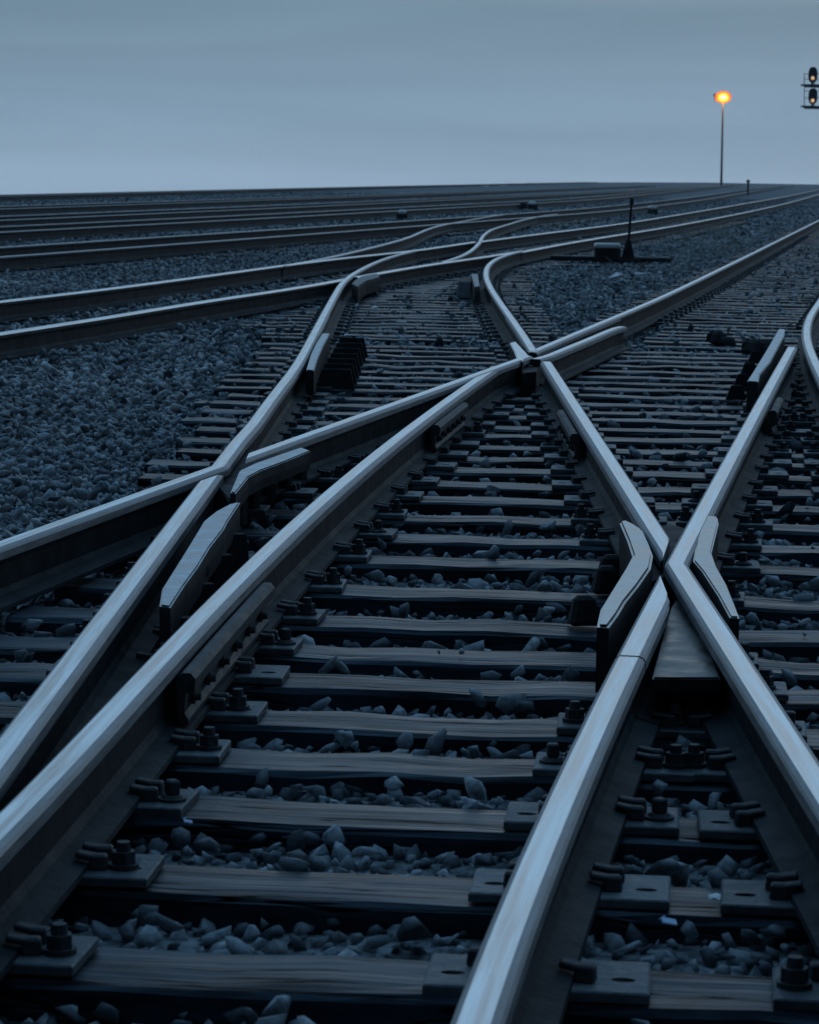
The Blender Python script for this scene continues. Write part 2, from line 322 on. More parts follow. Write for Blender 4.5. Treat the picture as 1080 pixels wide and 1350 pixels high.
rail('L2b', P, 'bent rail from the left edge through the acute crossing, then curving right far away')
rail('L3b', beyond(lL3, X1[1]+.084/sa*math.cos(a3)), 'slanting rail between the left acute crossing and the far crossing', step=.12, shear0=-sh*.9)
kR2 = ext(fit_y(pR2, 1, 1080, 700), 6); kR1 = fit_y(pR1, 3, 780, 457); X2 = meet(kR2, kR1)
P = np.vstack([resample(upto(kR2, X2[1]-.02), .15), X2, resample(beyond(kR1, X2[1]+.02), .15)])
rail('R2a', P, 'rail with the bent knuckle, from lower right corner to cut end at right edge')
P = fit_y(pR2, 1, 734, 476); rail('R2b', P, 'bright rail between the obtuse crossing and the far crossing, pointed at its near end', step=.12, flip=True, clamp=lambda s, L: (-9, max(-.030, min(.08, -.030+s*.13))))
P = smooth(resample(spl([(703.5, 462), (692, 444), (674, 418), (657.5, 395), (646, 376.5), (641, 363), (642.5, 352), (649.5, 344), (660, 338.5), (675, 333.5), (690, 330)], 20), .2), 10)
rail('R2c', P, 'rail curving sharply right beyond the far crossing towards the switch stand', shear0=3.5)
P = ext(fit_y(pR1, 3, 1340, 863.5), 5); rail('R1', P, 'nearest rail at the bottom centre, ending at a joint before the obtuse crossing', step=.12)
P = fit_y(pR1, 3, 861.5, 757); rail('R1a', P, 'short pointed frog rail between the rail joint and the obtuse crossing', step=.12, clamp=lambda s, L: (-9, max(-.032, min(.08, -.030+(L-s)*.13))))
P = ext(fit_y(pL1, 3, 1090, 482), 5); rail('L1', P, 'long left centre rail sweeping from the bottom left to the far crossing', step=.15, clamp=None)
PU = spl([(701, 463), (750, 442), (825, 411), (870, 392), (960, 349), (1080, 290)]); P = ext(smooth(resample(PU, .5), 20), 0, 40); PU = P
rail('U', P, 'shining rail running from the far crossing to the right edge of the yard')
P = smooth(resample(spl([(1110, 545), (1080, 487), (1067, 458), (1063, 438), (1067, 418), (1080, 397)]), .25), 8); rail('RR', ext(P, 16, 25), 'curved rail entering at the right edge', flip=True)
# the cross tracks behind
pF4 = [(0, 395.5), (135, 380), (270, 362.5), (355, 351), (405, 344.5), (470, 337), (540, 330), (625, 318)]
pN4 = [(0, 437), (135, 417), (270, 395), (380, 379.5), (460, 365.5), (555, 349), (620, 340), (690, 329.5)]
rail('F4a', ext(smooth(resample(spl(pF4), .5), 10), 8), 'far rail of the cross track behind the left ballast bed')
rail('F4b', ext(smooth(resample(spl([(633, 317.5), (650, 315), (715, 307), (810, 295.5), (910, 280), (985, 267.5), (1035, 259), (1080, 250)]), 1.), 30), 0, 200), 'far rail of the cross track right of the reverse curve')
rail('N4a', ext(smooth(resample(spl(pN4[:5]), .5), 10), 6), 'near rail of the cross track behind the left ballast bed')
rail('N4b', smooth(resample(spl([(468, 364)]+pN4[5:]), .5), 10), 'near rail of the cross track beyond the left turnout frog')
rail('N4c', ext(smooth(resample(spl([(686, 331), (715, 325), (765, 316.5), (810, 309.5), (860, 302), (925, 290.5), (985, 279), (1035, 268), (1080, 256)]), 1.), 30), 0, 200), 'near rail of the cross track behind the switch stand')
rail('BU', smooth(resample(spl([(372, 349), (425, 340), (470, 330), (520, 317.5), (540, 311.5), (562, 302), (580, 296.5), (610, 291), (640, 285.5), (665, 282)]), .5), 12), 'far turnout rail of the reverse curve between two cross tracks')
rail('BL', smooth(resample(spl([(584, 344), (605, 337.5), (620, 330), (632, 319), (637, 310), (647, 302.5), (670, 295), (690, 289), (715, 284), (735, 281.5)]), .4), 10), 'near turnout rail with the tight reverse curve between two cross tracks')
p5 = [(0, 324.5), (135, 316), (270, 307.5), (405, 299), (540, 290), (600, 286.3), (640, 283.7), (740, 277), (810, 270.7), (910, 260), (972, 251.5), (1030, 245)]
p6 = [(0, 297.5), (270, 285.3), (540, 272), (740, 262), (810, 256.5), (900, 248.5), (960, 243.5)]
p7 = [(0, 284), (270, 273.8), (540, 262.5), (810, 251.5), (900, 246.5)]
p8 = [(0, 271), (270, 263), (540, 254.5), (810, 245.5)]
p9 = [(0, 256), (270, 250), (540, 244.3), (750, 240.3)]
CROSS = {}
for key, pp, lab in (('5', p5, 'second cross track, just beyond the one with turnouts'), ('6', p6, 'third cross track away from the left ballast bed'),
                     ('7', p7, 'fourth cross track away from the left ballast bed'), ('8', p8, 'fifth cross track, the last but one before the skyline'), ('9', p9, 'last cross track along the skyline')):
    P = spl(pp, 30); P = ext(smooth(resample(P, 2. if key in '56' else 4.), 40), 40, 60); CROSS[key] = P
    rail('F'+key, P, 'far rail of the '+lab)
    rail('N'+key, offset(P, 1.5), 'near rail of the '+lab)

# ------------------------------------------------------------------ ground
crest = CROSS['9'][CROSS['9'][:, 1] > 20]; ca = np.arctan2(crest[:, 0], crest[:, 1]); cd = np.hypot(crest[:, 0], crest[:, 1])
_o = np.argsort(ca); ca, cd = ca[_o], cd[_o]
def crest_d(a):
    d = np.interp(a, ca, cd); d = np.where(a > .03, np.maximum(d, np.interp(a, [.03, .1], [450, 850])), d); return np.minimum(d, 850)
def ground_z(x, y):
    x, y = np.asarray(x, float), np.asarray(y, float); r = np.hypot(x, y); a = np.arctan2(x, y)
    z = -.065+.012*np.sin(x*1.7+y*.6)*np.sin(y*.9-x*.4)
    z = z+.045*np.clip((-1.25-x)/.5, 0, 1)*np.clip((r-6)/4, 0, 1)*np.clip((40-r)/10, 0, 1)
    d = np.maximum(0, r-crest_d(a)-2.5)
    return z-.022*d*d/(d+6)
az = np.concatenate([np.linspace(-math.pi, -.5, 30, endpoint=False), np.linspace(-.5, .5, 160, endpoint=False), np.linspace(.5, math.pi, 30, endpoint=False)])
rr = np.concatenate([np.geomspace(.6, 60, 110, endpoint=False), np.geomspace(60, 1200, 130, endpoint=False), np.geomspace(1200, 1700, 6)])
A, R_ = np.meshgrid(az, rr); X, Y = R_*np.sin(A), R_*np.cos(A); Zg = ground_z(X, Y)
V = np.column_stack([X.ravel(), Y.ravel(), Zg.ravel()]); nA = len(az)
Fc = [(i*nA+k, i*nA+(k+1) % nA, (i+1)*nA+(k+1) % nA, (i+1)*nA+k) for i in range(len(rr)-1) for k in range(nA)]
Fc.append(tuple(range(nA))[::-1])
me = bpy.data.meshes.new('ground'); me.from_pydata(V.tolist(), [], Fc); me.update()
bm = bmesh.new(); bm.from_mesh(me); bmesh.ops.recalc_face_normals(bm, faces=bm.faces); bm.to_mesh(me); bm.free()
if me.polygons[500].normal.z < 0: me.flip_normals()
for p in me.polygons: p.use_smooth = True
tag(link('ground', me, MT['gravel']), kind='structure')

# ------------------------------------------------------------------ sleepers with plates, clips and spikes
def sleeper_mesh(L, seed, w=.235, h=.17):
    r = random.Random(seed); bm = bmesh.new(); n = max(6, int(L/.18)); b = .012
    prof = [(-w/2, -h), (-w/2, -b), (-w/2+b, 0), (-w/6, 0), (w/6, 0), (w/2-b, 0), (w/2, -b), (w/2, -h)]
    wob = [(r.uniform(-.006, .006), r.uniform(-.006, .003)) for _ in range(n+1)]; rings = []
    for i in range(n+1):
        x = -L/2+L*i/n; dy, dz = wob[i]
        rings.append([bm.verts.new((x+r.uniform(-.004, .004)*(0 < i < n), y+dy+r.uniform(-.004, .004), z+(dz+r.uniform(-.004, .001)*(1.4 if abs(y) > w/4 else 1) if z > -h else 0))) for y, z in prof])
    for A_, B_ in zip(rings, rings[1:]):
        for k in range(len(prof)):
            j = (k+1) % len(prof); bm.faces.new((A_[k], B_[k], B_[j], A_[j]))
    bm.faces.new(rings[0]); bm.faces.new(rings[-1][::-1]); bmesh.ops.recalc_face_normals(bm, faces=bm.faces)
    me = bpy.data.meshes.new('sleeper'); bm.to_mesh(me); bm.free(); me.materials.append(MT['wood']); return me
def plate_mesh(hl, hr):                          # bearing plate, two halves, each with an oval spike hole
    bm = bmesh.new(); w, t = .095, .018; N = 16
    for s, ln in ((-1, hl), (1, hr)):
        x0, x1 = 0., ln; cx = ln-.045
        def rect(k):
            a = 2*math.pi*k/N; c, q = math.cos(a), math.sin(a); m = max(abs(c), abs(q)); u, v = c/m, q/m
            return (x0+x1)/2+u*(x1-x0)/2, v*w
        o_, i_ = [], []
        for k in range(N):
            a = 2*math.pi*k/N; X0, Y0 = rect(k)
            o_.append((X0*s, Y0)); i_.append(((cx+.021*math.cos(a))*s, .013*math.sin(a)-.02))
        T0 = [bm.verts.new((x, y, t-.003)) for x, y in o_]
        c_ = [sum(p[0] for p in o_)/N, 0.]
        T = [bm.verts.new((c_[0]+(x-c_[0])*(1-.004/ln*2), y*.97, t)) for x, y in o_]; H = [bm.verts.new((x, y, t)) for x, y in i_]
        Bo = [bm.verts.new((x, y, 0)) for x, y in o_]; Hb = [bm.verts.new((x, y, .002)) for x, y in i_]
        for k in range(N):
            j = (k+1) % N
            bm.faces.new((T[k], T[j], H[j], H[k])); bm.faces.new((T0[k], T0[j], T[j], T[k])); bm.faces.new((Bo[k], Bo[j], T0[j], T0[k])); bm.faces.new((H[k], H[j], Hb[j], Hb[k]))
    bmesh.ops.recalc_face_normals(bm, faces=bm.faces); me = bpy.data.meshes.new('plate'); bm.to_mesh(me); bm.free(); me.materials.append(MT['plate']); return me
PLATE = [plate_mesh(.182, .182), plate_mesh(.198, .175), plate_mesh(.175, .20)]
PLATE_FAR = MB().box((0, 0, .009), (.36, .19, .016), bev=.003).box((.1, .05, .03), (.05, .06, .04)).box((-.1, .05, .03), (.05, .06, .04)).box((.16, -.04, .03), (.03, .03, .03)).box((-.16, -.04, .03), (.03, .03, .03)).mesh(); PLATE_FAR.materials.append(MT['plate'])
b = MB(); b.cyl((0, 0, .0), (0, 0, .007), .031, n=16).cyl((0, 0, .007), (0, 0, .014), .026, .019, 14).box((0, 0, .029), (.027, .027, .032), rz=.3, bev=.004); SPIKE = b.mesh(); SPIKE.materials.append(MT['iron'])
b = MB(); b.cyl((0, 0, 0), (0, 0, .01), .03, n=16).cyl((0, 0, .01), (0, 0, .034), .024, .024, 6).cyl((0, 0, .034), (0, 0, .052), .015, .013, 10); NUT = b.mesh(); NUT.materials.append(MT['iron'])
b = MB()                                           # hooked clamp heads holding the rail foot (rail to the -x side)
b.box((.014, 0, .015), (.036, .032, .030), bev=.004, taper=.85).box((-.010, 0, .026), (.040, .030, .012), bev=.003, ry=.16)
CLIP = b.mesh(); CLIP.materials.append(MT['iron'])
def cross_hits(c, ang, L):                          # where the sleeper's centre line meets the plated rails: (offset along sleeper, rail slope angle)
    d = np.array([math.cos(ang), math.sin(ang)]); n = np.array([-d[1], d[0]]); out = []
    for key, (P, pl) in RAILS.items():
        q = P-c; s = q @ d; t = q @ n
        for i in np.nonzero(t[:-1]*t[1:] < 0)[0]:
            w = t[i]/(t[i]-t[i+1]); x = s[i]+w*(s[i+1]-s[i])
            if abs(x) < L/2-.08:
                dd = P[i+1]-P[i]; out.append((x, math.atan2(dd @ d, abs(dd @ n))))
    out.sort(); keep = []
    for h in out:
        if keep and h[0]-keep[-1][0] < .24: keep[-1] = h; continue
        keep.append(h)
    return keep
SLEEP = []                                           # (x, y, angle, length) of each one placed
GRP = 'timber sleepers of the yard tracks'
def sleeper(c, ang, L, label, me=None, detail=2, z=0.):
    me = me or sleeper_mesh(L, len(SLEEP)); o = link('sleeper', me, None, None, (c[0], c[1], z+random.uniform(-.006, .002)), ang)
    tag(o, label, 'sleeper', GRP); SLEEP.append((c[0], c[1], ang, L))
    hits = cross_hits(np.array(c), ang, L) if detail else []
    for k, (x, a) in enumerate(hits):
        if detail == 1: link('tie_plate', PLATE_FAR, None, o, (x, 0, .001)); continue
        p = link('tie_plate', random.choice(PLATE), None, o, (x, random.uniform(-.008, .008), .001), random.uniform(-.03, .03)-a*.12)
        for s in (-1, 1):
            gap = min([abs(h[0]-x) for j, h in enumerate(hits) if j != k and (h[0]-x)*s > 0] or [9])
            if gap < .22: continue
            for yy in (-.034, .034):
                if random.random() < .93: link('rail_clip', CLIP, None, p, (s*.080/math.cos(a)+math.tan(a)*yy, yy, .017), (0 if s > 0 else math.pi)-a+random.uniform(-.15, .15))
            if random.random() < (.8 if 5.9 < c[1] < 11.5 else .25):
                q = link('screw_spike', NUT if random.random() < .5 else SPIKE, None, p, (s*.140, -.02, .0175), random.uniform(0, 1.5)); 
    return o
ORD = 'first second third fourth fifth sixth seventh eighth ninth tenth eleventh twelfth thirteenth fourteenth fifteenth sixteenth seventeenth eighteenth nineteenth twentieth'.split()
rows = [1310, 1185, 1086, 1012, 956, 906, 864, 826, 782, 738, 708, 681, 657, 635.5, 616.5, 600, 585]
ys = [1.35*F/(y-228.5) for y in rows]; ys = [ys[0]-.6*k for k in (4, 3, 2, 1)]+ys
while ys[-1] < 21.6: ys.append(ys[-1]+.585+random.uniform(-.03, .03))
nv = 0
for i, y in enumerate(ys):
    sl_ = -.085-.02*min(1, max(0, (9-y)/4))
    xl, xr = -1.22+random.uniform(-.09, .07)-max(0, (7-y))*.05, 3.3
    cx = (xl+xr)/2; L = (xr-xl)
    k = i-4
    lab = ('dark timber sleeper just below the bottom edge of the photo' if k < 0 else
           'long weathered timber sleeper, %s row up from the bottom edge' % ORD[k] if k < 20 else 'long timber sleeper near the far crossing, row %s below it' % ORD[max(0, len(ys)-1-i)])
    o = sleeper((cx, y+cx*sl_), math.atan(sl_+random.uniform(-.008, .008)), L, lab)
    if k < 0: o['group'] = 'timber sleepers of the yard tracks'
    nv += 1
# sleepers further off share a few meshes
VAR = {L: [sleeper_mesh(L, 900+k+int(L*10)) for k in range(5)] for L in (2.6, 3.2)}
def along(P, step, y0, y1, off0, L, label, detail, jit=.02):
    q = resample(P, step); t = tang(q); out = []
    for p, d in zip(q, t):
        if not (y0 < p[1] < y1): continue
        a = math.atan2(-d[0], d[1]); n = np.array([d[1], -d[0]])
        c = p+n*(off0+random.uniform(-jit, jit)*2)
        out.append(((c[0], c[1]), a+random.uniform(-.012, .012), L, label, detail))
    return out
jobs = []
P2 = (RAILS['L2b'][0]); mid2 = P2
jobs += along(P2, .57, ys[-1]+.45, 40, .76, 2.6, 'dark timber sleeper in the close row between the two rails curving right', 1)
jobs += along(PU, .56, 22.3, 26, 1.5, 2.6, 'dark timber sleeper beside the shining rail at the upper right', 0)
jobs += along(PU, .56, 26, 82, 1.02, 3.2, 'dark timber sleeper beside the shining rail at the upper right', 1)
N4 = np.vstack([RAILS['N4a'][0], RAILS['N4b'][0], RAILS['N4c'][0]])
jobs += along(N4, .6, 15, 90, -.75, 2.6, 'half buried timber sleeper of the cross track', 0)
jobs += along(offset(CROSS['5'], .75), .6, 28, 90, 0, 2.6, 'half buried timber sleeper of the second cross track', 0)
def in_view(c): return -.20*c[1]-2 < c[0] < .20*c[1]+2
jobs = [j for j in jobs if in_view(j[0])]; jobs.sort(key=lambda j: j[0][1])
near, rest = jobs[:300-nv], jobs[300-nv:]
for c, a, L, lab, det in near:
    if det and L > 3 and c[1] < 27: pass
    sleeper(c, a, L, lab, random.choice(VAR[L]), det, z=-.004)
b = MB()
for c, a, L, lab, det in rest:
    b.box((c[0], c[1], -.085-.004), (L, .235, .17), rz=a, bev=0); SLEEP.append((c[0], c[1], a, L))
if rest: tag(link('distant_sleepers', b.mesh(), MT['wood']), 'far timber sleepers running together under the distant tracks', 'sleepers', kind='stuff')

# ------------------------------------------------------------------ crossings: guard bars, wings, fillers
def slab_bm(poly, zt, zb, bev=.005, grow=.0, bm=None, slim=0.):
    bm = bm or bmesh.new()
    P = np.array([G(x, y, zt) for x, y in poly]); c = P.mean(axis=0)
    if sum(P[i][0]*P[(i+1) % len(P)][1]-P[(i+1) % len(P)][0]*P[i][1] for i in range(len(P))) < 0: P = P[::-1]
    top = [bm.verts.new((x, y, zt)) for x, y in P]
    bot = [bm.verts.new((x+(x-c[0])*grow, y+(y-c[1])*grow, zb)) for x, y in P]
    ft = bm.faces.new(top); bm.faces.new(bot[::-1]); es = list(ft.edges)
    for i in range(len(P)):
        j = (i+1) % len(P); bm.faces.new((top[i], bot[i], bot[j], top[j]))
    if slim:
        fb = [f for f in bm.faces if all(v.co.z < zt-.01 for v in f.verts)][0]
        for v in fb.verts: v.co.z = zt-slim
        bmesh.ops.inset_region(bm, faces=[fb], thickness=.034)
        q = bmesh.ops.extrude_face_region(bm, geom=[fb])
        for v in [g for g in q['geom'] if isinstance(g, bmesh.types.BMVert)]: v.co.z = zb
        bmesh.ops.delete(bm, geom=[fb], context='FACES_ONLY')
    if bev: bmesh.ops.bevel(bm, geom=es, offset=bev, segments=2, affect='EDGES', clamp_overlap=True)
    bmesh.ops.recalc_face_normals(bm, faces=bm.faces); return bm
def slab(name, poly, zt, zb, m, parent=None, **k):
    bm = slab_bm(poly, zt, zb, **k); me = bpy.data.meshes.new(name); bm.to_mesh(me); bm.free()
    o = link(name, me, [m, MT['rust'], MT['dark_paint_and_shade']], parent)
    for p in me.polygons: p.material_index = 0 if p.normal.z > .3 else 2 if k.get('slim') and p.center.z < zt-k['slim']-.004 else 1  # rusty sides and darker web carry shade below the top in their colour
    return o
o = slab('guard_bar', [(317, 661), (302, 664.5), (284, 674), (269, 686), (262, 698), (238, 737), (214, 775), (210.5, 797), (225, 799), (243, 771), (262, 745), (277, 720), (295, 697), (300, 687)], .208, .11, MT['bar'], slim=.05)
tag(o, 'thick tapered guard bar lying between the two left foreground rails', 'guard bar', 'guard bars and wing rails of the crossings')
for (x, y) in ((300, 676), (280, 702), (255, 738), (228, 780)):
    p = G(x, y, .2); link('brace', MB().box((p[0]+.03, p[1], .06), (.09, .05, .14), rz=.5, taper=.7).mesh(), MT['rust'], o)
q = MB(); p = G(262, 752, .15); q.cyl((p[0]-.02, p[1], .15), (p[0]+.03, p[1]-.02, .15), .016, n=6); link('bolt', q.mesh(), MT['iron'], o)
GB = 'guard bars and wing rails of the crossings'
def wing(poly, label, zt=.2, zb=.02, m='bar', name='wing_rail', slim=.04, **k):
    return tag(slab(name, poly, zt, zb, MT[m], slim=slim, **k), label, 'wing rail' if 'wing' in name else 'guard bar', GB)
o = wing([(304, 648), (316, 620), (335, 611), (366, 600), (397, 589.5), (409, 594), (375, 608), (345, 619), (328, 628), (311, 649)], 'bent wing rail just right of the left acute crossing', .196, .12)
for x, y in ((312, 642), (328, 624), (350, 613), (372, 604), (392, 595)):
    p = G(x+4, y+2, .15); link('brace', MB().box((p[0], p[1], .075), (.05, .07, .13), rz=-.3, bev=.006, taper=.8).mesh(), MT['dark_paint_and_shade'], o)
o = wing([(404, 487), (410, 467), (417, 452), (425, 439.5), (435, 439.5), (426, 456), (419, 472), (414, 488)], 'short guard bar on dark ribbed braces, beside the left rail', .205, .06, name='guard_bar')
for k in range(7):
    p = G(414+k*4.2, 492-k*7.0, .1); link('brace', MB().box((p[0]+.14, p[1], .065), (.24, .022, .13), rz=-.1, bev=.004, taper=.75).mesh(), MT['rust'], o)
p = G(432, 478, .0); link('base_plate', MB().box((p[0]+.03, p[1], .02), (.26, 3.0, .03), rz=-.02, bev=.004).mesh(), MT['rust'], o)
wing([(464, 374), (468, 369), (476, 364.5), (497, 359.5), (501, 365), (483, 370), (475, 375), (472, 378)], 'short bent wing rail at the left turnout frog on the cross track', .19, .04, 'plate')
o = wing([(621, 361), (630, 361), (632.5, 377), (626, 378)], 'stubby guard bar with a bright sloping end, left of the sharp curve', .21, .06, name='guard_bar', m='worn')
b = MB(); p = G(617, 378, .1); b.box((p[0], p[1]+.2, .09), (.2, 2.2, .17), rz=-.05, bev=.02, taper=.7); link('brace', b.mesh(), MT['rust'], o)
o = wing([(985.3, 502), (992.4, 491), (1010.7, 461.5), (1027, 433.4), (1035, 434), (1034, 443), (1015, 478), (1001.6, 494), (1000, 503)], 'guard bar lying left of the cut rail end at the right edge', .21, .05, name='guard_bar')
for k in range(5):
    p = G(984+k*8, 508-k*15, .1); link('brace', MB().box((p[0]-.06, p[1], .055), (.13, .03, .09), rz=.1, bev=.004, taper=.5).mesh(), MT['rust'], o)
o = wing([(817, 687), (825, 685), (836, 690), (847, 697), (855, 714), (861, 730), (858, 747), (842, 770), (825, 791), (815, 808), (803, 824), (787, 823), (792, 800.6), (808, 775), (826, 746), (834, 731), (827, 710)], 'brown bent guard casting left of the obtuse crossing', .207, .03, 'cast', 'guard_bar', bev=.008)
for (x, y) in ((800, 760), (806, 745), (770, 800)):
    p = G(x, y, .06); link('brace', MB().box((p[0], p[1], .05), (.10, .07, .09), rz=.2, bev=.012, taper=.6).mesh(), MT['rust'], o)
o = wing([(929, 679), (946, 681), (947.5, 690), (938, 728), (944, 745), (957, 768), (966, 790), (975, 813), (962, 812), (947, 784), (926, 752), (914, 738), (919, 709)], 'flat brown flange welded along the outside of the crossing knuckle', .1965, .08, 'cast', 'knuckle_flange')
o['category'] = 'flange'
P = spl([(706, 471), (714, 469), (724, 466), (750, 455.5), (775, 445.5), (800, 435), (812, 430.5), (821, 428.5)], 10)
o = link('wing_rail', sweep(resample(P, .2), -.0105), [MT['steel'], MT['worn'], MT['rust'], MT['worn']]); tag(o, 'wing rail alongside the shining rail just right of the far crossing', 'wing rail', GB)
wing([(672, 452), (680, 450), (697, 468), (689, 476), (682, 474), (678, 463)], 'small hooked wing rail tip at the left of the far crossing', .1985, .05, 'steel')
# fillers / castings under the crossings
def filler(poly, zt, zb, label, m='rust'): return tag(slab('filler_block', poly, zt, zb, MT[m]), label, 'filler block', 'filler blocks under the crossings')
filler([(860, 893), (950, 893), (937, 862), (915, 812), (903, 785), (897, 780), (886, 800), (872, 850)], .135, .10, 'worn brown filler casting inside the obtuse crossing', 'floor')
filler([(846, 700), (884, 690), (915, 700), (908, 735), (893, 752), (872, 762), (850, 770), (840, 760), (862, 735)], .145, .02, 'dark bearing block under the gaps of the obtuse crossing')
filler([(191, 676), (225, 650), (258, 646), (236, 679)], .075, .02, 'flat filler plate under the left acute crossing', 'bar')
filler([(288, 640), (305, 600), (330, 590), (345, 600), (322, 640), (302, 660)], .14, .02, 'dark bearing block under the gaps of the left acute crossing')
filler([(678, 478), (697, 455), (712, 452), (722, 470), (707, 490), (690, 492)], .14, .02, 'dark bearing block under the gaps of the far crossing')
filler([(560, 527), (575, 516), (655, 478), (668, 478), (650, 490), (590, 521)], .12, .03, 'long filler block in the narrow throat before the far crossing')
# joint bars bolted along the rails
def joint_bar(key, y0, y1, label, side=1):
    P = RAILS[key][0]; a, b_ = G(500, y0)[1], G(500, y1)[1]; Q = P[(P[:, 1] >= a-.1) & (P[:, 1] <= b_+.1)]
    Q = offset(resample(Q, .1), side*.066); pr = [(-.026, -.046, 2), (-.012, -.034, 2), (.008, -.034, 2), (.020, -.048, 2), (.018, -.075, 2), (-.004, -.085, 2), (-.006, -.130, 2), (.004, -.146, 2), (.003, -.158, 2), (-.02, -.156, 2), (-.024, -.09, 2)]
    o = link('joint_bar', sweep(Q, 0, prof=pr, flip=side < 0), [MT['bar'], MT['bar'], MT['iron']]); tag(o, label, 'joint bar', 'joint bars bolted along the rails')
    Q = resample(Q, .24); T = tang(Q)
    for p, t in list(zip(Q, T))[:-1]:
        n = Vector((t[1], -t[0], 0))*side; c = Vector((p[0], p[1], .095))+Vector((t[0], t[1], 0))*.08
        b = MB(); b.cyl(c-n*.02, c+n*.008, .018, n=6).cyl(c+n*.008, c+n*.022, .010, .009, 8); link('bolt', b.mesh(), MT['iron'], o)
joint_bar('L1', 868, 752, 'long rounded joint bar bolted along the right side of the left centre rail')
joint_bar('L1', 550, 522, 'short joint bar on the left centre rail before the far crossing')
joint_bar('R2b', 558, 528, 'short joint bar on the left side of the rail after the far crossing', -1)
joint_bar('R2a', 524, 508, 'short joint bar right of the cut rail end')

# ------------------------------------------------------------------ ballast stones
def rock(seed, n=13):
    r = random.Random(seed); bm = bmesh.new(); sx, sy, sz = r.uniform(.85, 1.4), r.uniform(.65, 1.), r.uniform(.42, .68)
    for _ in range(n):
        v = Vector((r.gauss(0, 1), r.gauss(0, 1), r.gauss(0, 1))).normalized()*r.uniform(.8, 1.1); bm.verts.new((v.x*sx, v.y*sy, v.z*sz))
    q = bmesh.ops.convex_hull(bm, input=bm.verts); bmesh.ops.delete(bm, geom=[g for g in q['geom_interior'] if isinstance(g, bmesh.types.BMVert)], context='VERTS')
    bmesh.ops.triangulate(bm, faces=bm.faces); bm.verts.index_update()
    bmesh.ops.recalc_face_normals(bm, faces=bm.faces)
    Vv = np.array([v.co[:] for v in bm.verts]); Ff = np.array([[v.index for v in f.verts] for f in bm.faces]); bm.free(); return Vv, Ff
ROCKS = [rock(k, 9+k % 5) for k in range(28)]; ROCKS_LO = [rock(100+k, 7) for k in range(12)]
# footprint of sleepers (1) and of rails (2) on a 2 cm grid
gx0, gx1, gy0, gy1, gs = -8., 14., 1.5, 62., .02
mask = np.zeros((int((gy1-gy0)/gs)+1, int((gx1-gx0)/gs)+1), np.uint8)
def paint(cx, cy, ang, L, w, val):
    r = L/2+.2; i0, i1 = max(0, int((cy-r-gy0)/gs)), min(mask.shape[0], int((cy+r-gy0)/gs)); j0, j1 = max(0, int((cx-r-gx0)/gs)), min(mask.shape[1], int((cx+r-gx0)/gs))
    if abs(ang) < .6:
        dy = abs(math.sin(ang))*L/2+w; i0, i1 = max(0, int((cy-dy-gy0)/gs)), min(mask.shape[0], int((cy+dy-gy0)/gs)+1)
    if i1 <= i0 or j1 <= j0: return
    yy, xx = np.mgrid[i0:i1, j0:j1]; xx = xx*gs+gx0-cx; yy = yy*gs+gy0-cy; c, s = math.cos(ang), math.sin(ang)
    m = (np.abs(xx*c+yy*s) < L/2) & (np.abs(-xx*s+yy*c) < w/2); mask[i0:i1, j0:j1][m] = val
for s in SLEEP: 
    if s[1] < gy1: paint(*s, .235, 1)
for P, _ in RAILS.values():
    for p in resample(P, .05)[:6000]:
        if gy0 < p[1] < gy1 and gx0 < p[0] < gx1:
            i, j = int((p[1]-gy0)/gs), int((p[0]-gx0)/gs); blk = mask[max(0, i-5):i+6, max(0, j-5):j+6]; blk[:] = 2
def scatter(y0, y1, cell, rmin, rmax, layer, margin=1.):
    n = int((y1-y0)/cell); out = []
    for i in range(n):
        y = y0+i*cell; hw = .155*y+margin; m = int(2*hw/cell)
        out.append(np.column_stack([-hw+.006*y+(np.arange(m)+RNG.random(m))*cell, y+RNG.random(m)*cell]))
    Q = np.vstack(out); r = rmin+(rmax-rmin)*RNG.random(len(Q))**2.
    ii = np.clip(((Q[:, 1]-gy0)/gs).astype(int), 0, mask.shape[0]-1); jj = np.clip(((Q[:, 0]-gx0)/gs).astype(int), 0, mask.shape[1]-1)
    v = mask[ii, jj]; z = ground_z(Q[:, 0], Q[:, 1])
    if layer == 0: z = z+r*(.1+.35*RNG.random(len(Q))); keep = v != 1
    elif layer == 1:
        z = z+r*(.6+1.0*RNG.random(len(Q))); pn = .5+.5*np.sin(Q[:, 0]*3.1+Q[:, 1]*1.3)*np.sin(Q[:, 1]*2.3-Q[:, 0]*1.9); keep = (v == 0) & (RNG.random(len(Q)) < .22+.30*pn)
    else: z = np.where(v == 1, r*.45, z+r); keep = (v == 1) & (RNG.random(len(Q)) < .016)   # a few small stones lying on the sleepers
    if layer == 2: r = r*.5
    return np.column_stack([Q, z, r])[keep]
